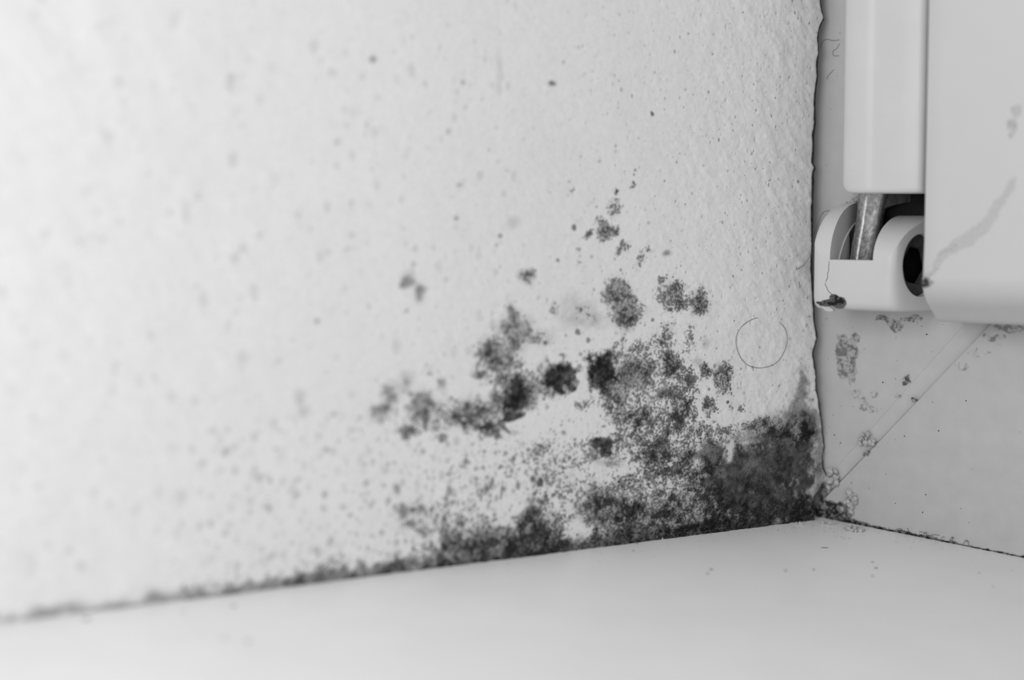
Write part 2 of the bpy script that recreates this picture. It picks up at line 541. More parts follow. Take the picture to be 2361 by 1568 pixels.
    ('G', 86.1, 4.5, 5.74, 4.58, -10, 0.62),
    ('S', 86.1, 5.0, 7.57, 4.58, 0, 0.6),
    ('K', 85.0, 4.9, 2.76, 1.79, 0, 0.5),
    ('K', 97.4, 4.5, 1.56, 0.98, 0, 0.6),
    ('G', 95.2, 3.0, 7.84, 2.16, -6, 0.55),
    ('K', 79.1, 1.6, 3.51, 1.21, -6, 0.6),
    ('L', 74.3, 5.2, 3.55, 2.63, 0, 0.75),
    ('L', 73.3, 17.4, 4.74, 2.62, 0, 0.35),
    ('L', 30.5, 19.7, 1.45, 2.76, 10, 0.9),
    ('L', 32.7, 15.1, 2.1, 2.33, 0, 0.4),
    ('L', 23.9, 15.7, 3.49, 2.36, 0, 0.2),
    ('L', 14.9, 8.2, 2.75, 1.63, 0, 0.25),
    ('L', 25.8, 22.0, 2.94, 0.75, 0, 0.35),
    ('L', 14.7, 21.2, 2.47, 0.87, 25, 0.3),
    ('G', 2.5, 11.6, 1.7, 8.82, 0, 0.45),
    ('L', 46.3, 13.1, 3.81, 2.09, 0, 0.35),
    ('L', 61.3, 17.9, 4.89, 1.64, 0, 0.55),
    ('L', 67.4, 28.0, 3.12, 2.42, 0, 0.6),
    ('L', 81.5, 32.0, 5.08, 3.37, 0, 0.7),
    ('L', 100.7, 40.9, 3.07, 1.35, 0, 0.4),
    ('L', 72.8, 37.4, 1.89, 4.0, 10, 0.7),
    ('L', 51.5, 39.3, 1.75, 2.05, 10, 0.5),
    ('L', 85.6, 46.4, 2.96, 2.15, 0, 0.5),
    ('L', 36.1, 24.9, 3.12, 1.68, 0, 0.3),
    ('L', 25.9, 31.6, 5.33, 4.25, 0, 0.4),
)
BASE_BAND = [(205.4, 2.86, 0.38, 0), (195.4, 2.9, 0.38, 0), (184.3, 3.13, 0.4, 0), (170.9, 3.01, 0.43, 0.05), (159.8, 2.7, 0.5, 0.2), (152.3, 2.73, 0.5, 0.2), (142.5, 3.14, 0.6, 0.3), (134.6, 3.55, 0.6, 0.4), (126.4, 3.4, 0.6, 0.4), (115.9, 3.83, 0.65, 0.45), (106.3, 4.85, 0.7, 0.5), (95.2, 6.3, 0.75, 0.5), (83.8, 7.0, 0.75, 0.55), (75.6, 3.64, 0.6, 0.4), (69.7, 6.11, 0.75, 0.55), (56.2, 5.8, 0.8, 0.6), (41.0, 4.65, 0.85, 0.7), (27.9, 4.29, 0.9, 0.85), (14.3, 4.8, 0.95, 1.0), (3.1, 5.09, 0.95, 1.0)]
CRACK = [(3.87, 129.9), (3.28, 127.51), (2.69, 125.65), (3.63, 124.33), (4.43, 122.82), (4.6, 120.6), (4.34, 117.55), (4.6, 113.84), (4.43, 111.31), (4.99, 108.23), (5.13, 105.04), (4.95, 101.98), (4.84, 100.07), (5.38, 96.98), (5.22, 94.22), (5.49, 90.17), (4.71, 88.9), (5.31, 87.61), (5.17, 85.16), (5.38, 81.1), (5.35, 74.69), (5.33, 66.1), (5.08, 59.64), (4.56, 54.01), (4.21, 50.22), (3.3, 46.72), (4.62, 42.43), (3.56, 38.14), (3.34, 33.77), (2.12, 28.57), (1.49, 25.02), (0.84, 21.14), (0.38, 18.91), (1.33, 16.78), (0.7, 13.65), (-0.33, 11.91), (1.74, 8.55), (3.4, 6.49), (3.64, 3.98), (3.15, 0.62)]

WDIR = np.array([math.cos(R(114.5)), -math.sin(R(114.5)), 0.0])
WNRM = np.array([-WDIR[1], WDIR[0], 0.0])
WOFF = 2.0
def wall_pt(s, z, h=0.0):
    s = np.asarray(s, float); z = np.asarray(z, float); h = np.asarray(h, float)
    p = s[..., None] * WDIR + (WOFF + h)[..., None] * WNRM
    p[..., 2] = z
    return p
def sill_z(x, y): return 0.9257 - 0.0801 * x + 0.0404 * y

# ------------------------------------------------------------------ wall
def axis(parts):
    out = [parts[0][0]]
    for a, b, step in parts:
        n = max(1, int(round((b - a) / step)))
        out += list(np.linspace(a, b, n + 1)[1:])
    return np.array(out)
S1 = axis([(0, 18, .2), (18, 112, .145), (112, 132, .22), (132, 215, .42), (215, 430, 4.0)])
Z1 = axis([(-4, 0, 1.0), (0, 56, .145), (56, 92, .165), (92, 132, .26), (132, 330, 4.0)])
NS, NZ = len(S1), len(Z1)
crack_s = np.array([c[0] for c in CRACK][::-1]); crack_z = np.array([c[1] for c in CRACK][::-1])
edge = np.interp(Z1, crack_z, crack_s) + (fbm(Z1, Z1 * 0, 1.6, 3, 5) - .5) * .5
# the first few millimetres are squeezed so that the wall ends on the ragged crack line
SS = np.repeat(S1[None, :], NZ, 0)
SS = edge[:, None] + SS * np.where(SS < 12, (12 - edge[:, None]) / 12, 1) - np.where(SS < 12, 0, edge[:, None])
ZZ = np.repeat(Z1[:, None], NS, 1)

wx = (fbm(SS, ZZ, 3.2, 4, 11) - .5) * 3.6
wz = (fbm(SS, ZZ, 3.2, 4, 23) - .5) * 3.6
WS, WZ = SS + wx, ZZ + wz
keepG = np.ones_like(SS); keepS = np.ones_like(SS); keepK = np.ones_like(SS); keepL = np.ones_like(SS)
rough_edge = fbm(SS, ZZ, 1.3, 4, 31, .65) - .5
for k, s, z, rs, rz, rot, amp in BLOBS:
    big = max(rs, rz) * 2.5 + 2.5
    i0, i1 = np.searchsorted(Z1, [z - big, z + big]); j0, j1 = np.searchsorted(S1, [s - big - 4, s + big + 4])
    if i1 <= i0 or j1 <= j0: continue
    w = (slice(i0, i1), slice(j0, j1))
    lim = min(1.0, min(rs, rz) / 1.8)          # small marks are bent less
    ds = SS[w] + wx[w] * lim - s; dz = ZZ[w] + wz[w] * lim - z
    ca, sa = math.cos(R(rot)), math.sin(R(rot))
    a = (ds * ca + dz * sa) / rs; b = (-ds * sa + dz * ca) / rz
    r = np.sqrt(a * a + b * b)
    if k == 'G': keepG[w] *= 1 - amp * (1 - sstep(.25, 1.75, r + rough_edge[w] * .5))
    elif k == 'S': keepS[w] *= 1 - amp * .97 * (1 - sstep(.3, 1.7, r + rough_edge[w] * .4))
    elif k == 'K': keepK[w] *= 1 - amp * (1 - sstep(.72, 1.18, r + rough_edge[w] * .9))
    else: keepL[w] *= 1 - amp * (1 - sstep(.5, 1.3, r + rough_edge[w] * .6))
G = 1 - keepG; SP = 1 - keepS; K = 1 - keepK
# growth along the foot of the wall
bs_ = np.array([b[0] for b in BASE_BAND][::-1]); 
bh = np.interp(SS, bs_, [b[1] for b in BASE_BAND][::-1]); bgr = np.interp(SS, bs_, [b[2] for b in BASE_BAND][::-1]); bk = np.interp(SS, bs_, [b[3] for b in BASE_BAND][::-1])
foot = sill_z(*(wall_pt(SS, ZZ)[..., k] for k in (0, 1)))
up = (ZZ - foot) / bh + (fbm(SS, ZZ, 4.0, 4, 41) - .5) * 1.3
G = 1 - (1 - G) * (1 - bgr * (1 - sstep(.25, 1.05, up)))
SP = 1 - (1 - SP) * (1 - np.minimum(1, bgr * 1.1) * .75 * (1 - sstep(.4, 1.7, up)) * (bgr > .44))
K = 1 - (1 - K) * (1 - bk * (1 - sstep(.2, .75, up + rough_edge)))
# faint spotting over the whole wall
region = np.clip(1.25 - SS / 190, .15, 1)
G *= keepL ** .8; SP *= keepL; K *= keepL ** .7

n_fine = uniform(fbm(SS, ZZ, .31, 1, 51) + .75 * fbm(SS, ZZ, .62, 2, 53, .6) + .45 * fbm(SS, ZZ, 1.5, 2, 55))
n_tone = uniform(fbm(SS, ZZ, .4, 2, 57, .8))
n_mid = uniform(fbm(SS, ZZ, 2.0, 3, 61, .6))
n_big = fbm(SS, ZZ, 9.0, 3, 71)
SPd = np.clip(SP * (.62 + .75 * n_mid), 0, 1)
speck = sstep(-.12, .22, SPd - n_fine)
grow = np.clip(.92 * G, 0, 1)
Kd = K * (.82 + .18 * n_mid)
base = .75 * (1 + .035 * (n_big - .5) + .02 * (fbm(SS, ZZ, 1.2, 2, 81) - .5))
A = base * np.clip(1 - grow * (.72 + .45 * n_mid), .06, 1)
A = A * (1 - .90 * speck * (.5 + .5 * np.clip(SP * 1.2, 0, 1)) * (.55 + .25 * n_mid + .25 * n_tone))
A = A * (1 - .20 * sstep(.15, .8, SP) * (.5 + n_mid))
A = A * (1 - Kd) + (.016 + .03 * n_fine ** 2 + .035 * sstep(.4, .9, n_big * 1.6 - .3) * (ZZ < 30)) * Kd
# loose dots: pores and single spots
dots = np.ones_like(SS); pits = np.zeros_like(SS)
def dot(s, z, r, d, pit=0.0, asp=1.0):
    big = r * 2.2 * max(1, asp)
    i0, i1 = np.searchsorted(Z1, [z - big, z + big]); j0, j1 = np.searchsorted(S1, [s - big - 3.5, s + big + 3.5])
    if i1 <= i0 or j1 <= j0: return
    w = (slice(i0, i1), slice(j0, j1))
    q = np.sqrt((SS[w] - s) ** 2 + ((ZZ[w] - z) / asp) ** 2) / r + rough_edge[w] * .9
    m = 1 - sstep(.45, 1.25, q)
    dots[w] *= 1 - d * m
    pits[w] = np.maximum(pits[w], pit * m)
for _ in range(1500):                              # pores close to the window
    s = rng.random() ** 1.5 * 75; z = rng.random() * 132
    dot(s, z, .11 + .24 * rng.random() ** 2, .12 + .5 * rng.random() ** 1.5, .2 * rng.random(), .7 + .9 * rng.random())
for _ in range(420):
    s = 30 + rng.random() * 100; z = rng.random() * 120
    dot(s, z, .16 + .34 * rng.random() ** 2, .10 + .28 * rng.random(), .05 * rng.random())
for _ in range(330):                               # larger faint spots towards the room
    s = 90 + rng.random() * 125; z = 4 + rng.random() * 125
    dot(s, z, .5 + .8 * rng.random() ** 2, .05 + .12 * rng.random(), .1 * rng.random(), .8 + rng.random())
for _ in range(520):                               # spotting around the growth
    s = 55 + rng.normal() * 28; z = abs(rng.normal()) * 26
    dot(s, z, .18 + .35 * rng.random() ** 2, .2 + .5 * rng.random())
for _ in range(420):
    s = 100 + rng.normal() * 26; z = abs(rng.normal()) * 18
    dot(s, z, .25 + .45 * rng.random() ** 2, .15 + .35 * rng.random(), 0, .6 + 1.2 * rng.random())
for _ in range(300):                               # blurred spots and rings low on the room side
    s = 105 + rng.random() * 60; z = 2 + rng.random() ** 1.6 * 34
    dot(s, z, .3 + .55 * rng.random() ** 2, .08 + .26 * rng.random(), .05, .7 + .9 * rng.random())
A = A * dots
dark = np.clip(1 - A / .75, 0, 1)
# relief: trowelled plaster, orange-peel bumps stronger towards the window, crust where mould grows
near = np.clip(1.2 - SS / 60, .22, 1)
H0 = (fbm(SS, ZZ, 42, 2, 91) - .5) * 1.0
rot45 = (SS * .8 + ZZ * .6, (ZZ * .8 - SS * .6) * 1.7)
H1 = (fbm(rot45[0], rot45[1], 3.4, 3, 95, .45) - .5) * .62 * near
H2 = (fbm(SS, ZZ, 1.1, 2, 99) - .5) * .14 * np.clip(near + .2, 0, 1)
far = sstep(120, 190, SS)
H3 = (fbm(rot45[0], rot45[1], 6.5, 2, 105) - .5) * .5 * far
flaky = (fbm(SS, ZZ, 1.6, 3, 111, .6) - .5) * .7 * sstep(.15, .6, np.clip(SP + K * .6 + G * .3, 0, 1)) * (ZZ < 60)
HH = H0 + H1 + H2 + H3 + flaky - pits
HH -= .5 * np.exp(-np.maximum(SS - edge[:, None], 0) / .25)          # rounded broken lip at the joint
P = wall_pt(SS, ZZ, HH)
me = mesh_from(P.reshape(-1, 3), grid_faces(NZ, NS)[:, ::-1])
set_attr(me, 'albedo', A)
wall = tag(link('wall_left', me, M_WALL), kind='structure')
wall['label'] = 'white painted plaster wall of the window reveal, spotted with mould'
# solid body behind the painted face
back = []
for s0, s1, z0, z1 in ((6.5, 430, -4, 330),):
    b = wall_pt(np.array([s0, s1, s1, s0]), np.array([z0, z0, z1, z1]), np.full(4, -60.0))
    f_ = wall_pt(np.array([s0, s1, s1, s0]), np.array([z0, z0, z1, z1]), np.full(4, -1.6))
    v = np.concatenate([f_, b])
    core = mesh_from(v, [(0, 1, 2, 3), (7, 6, 5, 4), (0, 4, 5, 1), (1, 5, 6, 2), (2, 6, 7, 3), (3, 7, 4, 0)], False)
    set_attr(core, 'albedo', np.full(8, .7))
    link('plaster_body', fix_normals(core), M_WALL, wall)

# ------------------------------------------------------------------ window sill
SA = axis([(-3, 60, 1.0), (60, 390, 6.0)]); SB = axis([(-14, 70, 1.2), (70, 420, 7.0)])
def sill_pt(a, b, dz=0):
    x = a * WDIR[0] + b; y = a * WDIR[1] + 0 * b
    return np.stack([x, y, sill_z(x, y) + dz], -1)
a_, b_ = np.meshgrid(SA, SB, indexing='ij')
top = sill_pt(a_, b_)
top[..., 2] += (fbm(a_, b_, 30, 2, 7) - .5) * .12
v = [top.reshape(-1, 3)]
f = [grid_faces(len(SA), len(SB))]
# skirts down to the underside
n0 = top.reshape(-1, 3).shape[0]
idx = np.arange(n0).reshape(len(SA), len(SB))
ring = np.concatenate([idx[0, :], idx[1:, -1], idx[-1, -2::-1], idx[-2:0:-1, 0]])
low = top.reshape(-1, 3)[ring].copy(); low[:, 2] -= 22
v.append(low)
m_ = len(ring); lo_i = n0 + np.arange(m_)
f.append(np.stack([ring, np.roll(ring, -1), np.roll(lo_i, -1), lo_i], 1))
me = fix_normals(mesh_from(np.concatenate(v), np.concatenate(f)))
sharp_by_angle(me, 40)
sill = tag(link('window_sill', me, M_SILL), kind='structure')
sill['label'] = 'smooth white painted window sill'

# ------------------------------------------------------------------ window frame with its mitred corner
win = tag(empty('window_1', (0, 0, 0)), kind='structure')
win['label'] = 'aged light grey plastic window frame with welded mitre corner'
def mitre_low(x): return 5.0 + 1.09 * x
def mitre_up(x): return 8.85 + 1.157 * x
XL = -30.0
jamb = [(-10.2, -3), (XL, -3), (XL, 330), (64, 330), (64, mitre_up(64))]
link('frame_jamb', prism(jamb, 'y', 0.0, 60, .25), M_FRAME, win)
rail = [(-4.2, mitre_low(-4.2) - .6), (64, mitre_low(64)), (420, mitre_low(64)), (420, -36), (-4.2, -10)]
link('frame_rail', prism(rail, 'y', -0.15, 60, .25), M_FRAME, win)
# weld strip between the two mitre lines, dipping towards the rail
strip = []
for x in np.linspace(-8.0, 46, 60):
    dx, dz = -.72, .69
    zl = mitre_low(x)
    # matching point on the upper line, measured across the strip
    t = (mitre_up(x) - zl) / (1.157 * .72 + .69)
    wob = (float(fbm(np.array([x]), np.array([3.0]), 3, 2, 3)[0]) - .5) * .25
    strip.append([(x, .95 + wob, zl - .05), (x + dx * t * .25, .72 + wob, zl + dz * t * .25), (x + dx * t * .9, .22 + wob * .3, zl + dz * t * .9), (x + dx * t * 1.05, .1, zl + dz * t * 1.05),
                  (x + dx * t * 1.05, 3, zl + dz * t * 1.05), (x, 3, zl - .05)])
link('weld_strip', sharp_by_angle(loft(strip), 50), M_FRAME, win)

# ------------------------------------------------------------------ sash
sash = empty('casement', (36, -12, 53))
tag(sash, 'white plastic window sash overlapping the frame, smudged along its corner weld', 'window sash')
SX, SY = 35.7, -25.0
def bez(a, b, c, n):
    return [tuple((1 - t) ** 2 * a[k] + 2 * t * (1 - t) * b[k] + t * t * c[k] for k in (0, 1)) for t in np.linspace(0, 1, n)]
prof = [(-.8, 52.6)] + bez((-12.6, 52.6), (-14.8, 52.6), (-16.4, 53.9), 7) + bez((-20.0, 56.3), (-24.6, 59.1), (SY, 63.0), 12) + [(SY, 63.4), (SY, 64.5), (SY, 80), (SY, 100), (SY, 124.5), (-21, 126), (-.8, 126)]
def mit(z): return SX + max(0.0, (z - 62.2)) * 1.0
rings = [[(max(SX, mit(z)) if y < -24.2 else SX, y, z) for y, z in prof], [(420, y, z) for y, z in prof]]
link('bottom_rail', sharp_by_angle(loft(rings), 40), M_SASH, sash)
SW = 72
xs = [SX, SX + .25, SX + .9] + list(np.linspace(SX + 4, SX + SW, 8))
def stile_y(x): return SY + (.9 if x < SX + .1 else .3 if x < SX + .5 else .03 if x < SX + 1 else 0)
v = []; 
for x in xs:
    z0 = 62.2 + (x - SX) + .02
    v += [(x, stile_y(x), z0), (x, stile_y(x), 330), (x, -.8, 330), (x, -.8, z0)]
rings = [v[i:i + 4] for i in range(0, len(v), 4)]
link('stile', sharp_by_angle(loft(rings), 40), M_SASH, sash)
link('glass_pane', prism([(104, 122), (416, 122), (416, 328), (104, 328)], 'y', -14, -10), M_GLASS, sash)

# ------------------------------------------------------------------ hinge
hinge = empty('hinge_assembly', (20, -1, 54))
tag(hinge, 'white capped lower window hinge with a steel arm between two plastic lugs', 'hinge')
# long cover cap above
plan = [(13.6, -3.0), (13.6, -18.8), (13.75, -20.0), (14.3, -20.9), (15.3, -21.5), (17.0, -21.95), (19.5, -22.15), (21.2, -22.1), (21.7, -21.92), (22.4, -21.98), (28, -22.0), (32.6, -21.95),
        (33.6, -21.6), (34.1, -20.9), (34.3, -19.8), (34.3, -3.0)]
rings = []
for dz in (0, .15, .45, .9, 1.5, 2.2, 3.0, 60, 135):
    rl, rf = 2.4, .9
    il = rl - math.sqrt(max(0, rl * rl - max(0, rl - dz) ** 2)); fr = rf - math.sqrt(max(0, rf * rf - max(0, rf - dz) ** 2))
    rings.append([(x + il * max(0, 1 - (x - 13.6) / 5), y + fr * (1 if y < -15 else 0), 82.4 + dz) for x, y in plan])
cover = link('cover_cap', sharp_by_angle(loft(rings), 50), M_CAP, hinge)

# bearing with two lugs: a row of (y, z) sections along x
ZB, YF, ZSLOT = 54.8, -20.0, 66.8
def lug_top(y, top, full):
    t = min(1, max(0, (y - YF) / full))
    return ZSLOT + (top - ZSLOT) * math.sqrt(max(0, 1 - (1 - t) ** 2))
NTOP = 18
def section(x, yf, inset, lug, ZB=ZB):
    pts = [(x, -.2, ZB + inset), (x, yf + 2.6, ZB + inset), (x, yf + 1.2, ZB + .25 + inset), (x, yf + .4, ZB + .8 + inset), (x, yf, ZB + 2.0 + inset), (x, yf, 60), (x, yf, 63.5)]
    for i in range(NTOP):
        t = i / (NTOP - 1)
        if lug:
            y = yf + (-.2 - yf) * (1 - math.cos(t * math.pi / 2)) if t < 1 else -.2
            pts.append((x, y, max(63.6, lug_top(y, lug[0], lug[1]) - inset)))
        else:
            if i < 5: pts.append((x, yf + 3.4 * i / 4, ZSLOT))
            elif i < 10: pts.append((x, yf + 3.4, ZSLOT - 8 * (i - 4) / 5))
            else: pts.append((x, yf + 3.4 + (-.2 - yf - 3.4) * (i - 9) / (NTOP - 10), ZSLOT - 8))
    return pts
L1, R1 = (80.2, 15.5), (77.3, 17.5)
secs = []
for x, ins in ((6.15, 1.9), (6.3, 1.2), (6.65, .65), (7.2, .25), (8.0, .05), (9.0, 0), (10.3, 0)): secs.append(section(x, YF + ins * .9, ins * .8, L1))
secs.append(section(10.75, YF, 0, L1))
secs.append(section(10.76, YF, 0, None)); secs.append(section(16, YF, 0, None)); secs.append(section(21.6, YF, 0, None))
secs.append(section(21.61, YF, 0, R1)); secs.append(section(22.1, YF, 0, R1)); secs.append(section(24.2, YF, 0, R1)); secs.append(section(25.4, YF + .06, 0, R1))
for x, yf in ((26.2, -19.75), (26.9, -19.2), (27.5, -18.3), (28.0, -17.2), (28.6, -15.6), (30.0, -11.8), (31.4, -8.0), (32.8, -4.2)): secs.append(section(x, yf, 0, R1))
bear_me = loft(secs)
bearing = link('bearing', bear_me, M_CAP, hinge)
# the round adjustment hole in the side of the right-hand lug
HC = Vector((29.9, -11.6, 65.6)); HN = Vector((.925, -.38, 0)).normalized()
HU = Vector((0, 0, 1)); HV = HU.cross(HN)
def disc(r, depth, n=40): 
    return [tuple(HC + HN * depth + HV * (r[0] * math.cos(k * 2 * math.pi / n)) + HU * (r[1] * math.sin(k * 2 * math.pi / n))) for k in range(n)]
HR = (6.2, 7.4)
cut = link('cut', loft([disc(HR, 4), disc(HR, -3.6)]), None)
md = bearing.modifiers.new('hole', 'BOOLEAN'); md.operation = 'DIFFERENCE'; md.object = cut; md.solver = 'EXACT'
dg = bpy.context.evaluated_depsgraph_get()
cutme = bpy.data.meshes.new_from_object(bearing.evaluated_get(dg))
bearing.modifiers.clear()
bearing.data = cutme
bpy.data.objects.remove(cut)
sharp_by_angle(bearing.data, 42)
def hexa(r, depth, n=40):
    out = []
    for k in range(n):
        a = k * 2 * math.pi / n
        q = (a + R(10)) % (math.pi / 3) - math.pi / 6
        rr = r * math.cos(math.pi / 6) / math.cos(q)
        out.append(tuple(HC + HN * depth + HV * (rr * .9 * math.cos(a)) + HU * (rr * math.sin(a))))
    return out
bush = link('bushing', sharp_by_angle(loft([disc((6.1, 7.3), -3.5), disc((6.1, 7.3), -1.8), disc((5.8, 7.0), -1.5), hexa(5.0, -1.7), hexa(4.8, -3.4)], caps=False), 40), M_BUSH, bearing)
link('hex_socket', loft([hexa(4.85, -3.45), hexa(4.7, -3.2)]), M_SOCKET, bearing)
for q, rr in ((.84, .5),):          # moulded rings on the inner face of the wall-side lug
    arc = [(10.55, YF + 20 * (1 - q) + 19.5 * q * (1 - math.cos(a)), 58 + (21.5 * q) * math.sin(a)) for a in np.linspace(.25, 1.5, 18)]
    link('moulded_ring', tube(arc, rr, 6), M_CAP, bearing)
# steel arm coming out of the cover and dropping between the lugs
def arm_section(z, xl, xr, y):
    w_ = xr - xl
    prof_ = [(0, 3.2), (0, 1.9), (.03, 1.0), (.09, .3), (.18, -.35), (.30, -.95), (.42, -1.3), (.50, -1.32), (.55, -1.1), (.66, -.55), (.80, -.1), (.92, .25), (.98, .7), (1, 1.4), (1, 3.2)]
    return [(xl + u * w_, y + d, z) for u, d in prof_]
secs = [arm_section(*q) for q in ((92, 13.0, 20.9, -11), (84, 13.0, 20.6, -11), (81, 13.1, 20.0, -11), (79, 13.05, 19.5, -11.1), (77, 12.9, 19.1, -11.2), (74.8, 12.7, 18.9, -11.3), (70.6, 11.95, 18.2, -11.4), (66.7, 11.5, 17.6, -11.5), (60, 11.2, 17.0, -11.5))]
arm = link('steel_arm', loft(secs), M_STEEL, hinge)
low = ((17.6, 77.5), (18.4, 78.0), (19.2, 78.7), (20.2, 79.3), (21.3, 79.75), (22.5, 80.05), (23.6, 80.3), (24.4, 80.45))
secs = []
for x, z in low:
    yf = -9.8 + 5.6 * ((x - 17.6) / 6.8) ** 1.2
    secs.append([(x, yf, z), (x, yf - .15, z + .5), (x, yf - .1, 92), (x, yf + 1.6, 92), (x, yf + 1.6, z)])
link('web', sharp_by_angle(loft(secs), 40), M_WEB, arm)
link('hollow_shade', prism([(11.6, 60), (34.6, 60), (34.6, 90), (11.6, 90)], 'y', -4.4, -.3, .3), M_BLACK, hinge)  # black block added to paint the shaded hollow behind the arm
link('slot_shade', prism([(10.9, 58.9), (21.5, 58.9), (21.5, 73.5), (10.9, 73.5)], 'y', -9.2, -4.3, .3), M_BLACK, hinge)  # black filler added to paint the shade deep in the slot
# damage on the cap: a hairline crack, a blackened chip and a lifted flake
crk = [(10.55, 66.6), (10.6, 65.8), (10.45, 65.1), (10.55, 64.3), (10.2, 63.4), (10.3, 62.6), (9.9, 61.8), (9.65, 60.9), (10.1, 60.2), (10.3, 59.6), (11.0, 58.9), (11.7, 58.4), (12.3, 58.3)]
link('hairline_crack', tube([(x, YF + .03, z) for x, z in crk], .085, 5), M_GAP, bearing)['label'] = 'fine dark crack'
def blob_patch(outline, y, mat, parent, name, thick=.12, wob=.24, n=36):
    c = Vector((sum(p[0] for p in outline) / len(outline), 0, sum(p[1] for p in outline) / len(outline)))
    loop = spline([(p[0], 0, p[1]) for p in outline] + [(outline[0][0], 0, outline[0][1])], 6)[:-1]
    loop = [(x + random.uniform(-wob, wob), z + random.uniform(-wob, wob)) for x, _, z in loop]
    rings = []
    for sc, dy in ((1, .25), (.97, -thick * .6), (.7, -thick), (.35, -thick * .7)):
        rings.append([(c.x + (x - c.x) * sc, y + dy, c.z + (z - c.z) * sc) for x, z in loop])
    return link(name, loft(rings), mat, parent)
fl = blob_patch([(8.3, 55.9), (9.8, 56.0), (11.2, 55.4), (11.9, 54.6), (10.6, 54.3), (9.2, 54.9)], YF + .35, M_FLAKE, bearing, 'flake', .3, .08)

# ------------------------------------------------------------------ joint between wall and frame
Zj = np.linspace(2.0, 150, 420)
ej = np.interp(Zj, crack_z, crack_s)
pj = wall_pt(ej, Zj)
jx = np.array([p[0] + (0 - p[1]) * (-.46) for p in pj])        # dark strip painting the gap's shade, placed along the view past the lip
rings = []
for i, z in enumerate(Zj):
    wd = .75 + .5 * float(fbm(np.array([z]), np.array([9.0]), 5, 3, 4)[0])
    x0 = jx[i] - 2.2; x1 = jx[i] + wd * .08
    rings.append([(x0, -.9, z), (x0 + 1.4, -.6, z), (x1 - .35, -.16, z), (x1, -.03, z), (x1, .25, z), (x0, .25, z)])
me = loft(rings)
joint = tag(link('gap_shade_1', me, M_JOINT), kind='structure')
joint['label'] = 'dark ragged strip painting the shaded gap between plaster wall and window frame'

# ------------------------------------------------------------------ mould growth standing on the wall
# COLONIES: s, z, radius s, radius z, label
COLONIES = (
    (64.2, 80.0, 2.6, 4.2, 'slim upright speckled mould colony with a dark dot at its top'),
    (67.9, 74.3, 6.2, 3.6, 'ragged black-cored mould colony with a tail trailing down to one side'),
    (61.7, 69.8, 2.7, 2.6, 'thin branching mould colony between the ragged black-cored one and a double tuft'),
    (55.9, 68.1, 3.2, 3.8, 'slanting double tuft of fine mould threads'),
    (88.2, 63.9, 3.2, 2.5, 'lone starry mould tuft above the dark clumps, well clear of its neighbours'),
    (62.0, 57.0, 6.5, 7.4, 'tall twin-lobed grey mould colony with a shiny dark bead'),
    (47.8, 58.2, 5.5, 4.7, 'loose granular mould colony beside a rounder smoky one'),
    (39.9, 56.9, 3.6, 3.7, 'round smoky grey mould spot at the end of its row'),
    (50.1, 49.0, 4.2, 3.7, 'dotted round mould colony below the granular one'),
    (43.3, 48.4, 2.8, 3.9, 'narrow vertical mould smear beside the dotted round colony'),
    (80.9, 56.4, 2.5, 2.5, 'small mould tuft of separate dots above the round black clump'),
    (118.0, 63.5, 2.5, 1.7, 'upper one of two blurred grey mould spots apart from the rest'),
    (115.1, 60.7, 2.1, 2.1, 'lower one of two blurred grey mould spots apart from the rest'),
    (36.7, 31.6, 3.4, 2.7, 'round bristly mould colony on clean plaster beside the dark corner growth'),
    (33.4, 39.2, 7.6, 5.2, 'paired dark mould colonies under the curled hair'),
    (27.5, 30.7, 2.9, 1.5, 'tiny mould colony with a satellite dot between clean plaster and dark corner'),
    (78.8, 41.1, 5.3, 4.9, 'round solid black mould clump'),
    (67.2, 39.9, 5.0, 7.2, 'upright oval black mould clump with a ragged tail'),
    (91.2, 36.0, 4.9, 6.0, 'jagged black mould clump with a flat black foot'),
    (67.8, 24.2, 6.7, 3.6, 'black mould patch on broken flaking plaster'),
    (95.2, 49.3, 10.7, 6.9, 'mottled grey mould patch above the jagged black clump'),
    (101.3, 33.7, 9.9, 5.2, 'lacy black mould band on flaking paint beside the jagged black clump'),
    (119.9, 37.7, 9.4, 7.5, 'soft blurred grey mould bloom at the edge of the growth'),
)

cell_dark = (dark[:-1, :-1] + dark[1:, :-1] + dark[:-1, 1:] + dark[1:, 1:]) / 4
cs = (SS[:-1, :-1] + SS[1:, 1:]) / 2; cz = (ZZ[:-1, :-1] + ZZ[1:, 1:]) / 2
grown = np.clip(SP + K + G, 0, 1); cgrown = (grown[:-1, :-1] + grown[1:, 1:]) / 2
mask = (cell_dark > .30) & (cgrown > .16) & (cs < 214) & (cz > -1)
owner = np.full(mask.shape, -1)
for i, (s, z, rs, rz, lab) in enumerate(COLONIES):
    inside = ((cs - s) / rs) ** 2 + ((cz - z) / rz) ** 2 < 1
    owner[inside & (owner < 0)] = i
NC = len(COLONIES)
rest = [
    ('mould_crust', 'large sooty black mould growth filling the corner by the window frame', (cs < 43) & (cz < 34)),
    ('mould_crust', 'long dark mould band along the foot of the wall over the sill', (cs >= 73) & (cz < 9)),
    ('mould_crust', 'dense speckled mould at the foot of the wall beside the sooty corner growth', (cs >= 43) & (cs < 73) & (cz < 16)),
    ('mould_crust', 'wide mottled mould field between the black clumps and the sooty corner', (cs < 60) & (cz < 52)),
    ('mould_crust', 'thin peppery mould field between the foot of the wall and the lacy black band', (cs >= 60) & (cs < 100) & (cz < 32)),
]
for i, (nm, lab, cond) in enumerate(rest):
    owner[cond & (owner < 0)] = NC + i
lift = .04 + .22 * sstep(.3, .9, dark) * fbm(SS, ZZ, .9, 2, 121)
PM = wall_pt(SS, ZZ, HH + lift).reshape(-1, 3)
fa = grid_faces(NZ, NS)[:, ::-1].reshape(NZ - 1, NS - 1, 4)
Af = A.ravel()
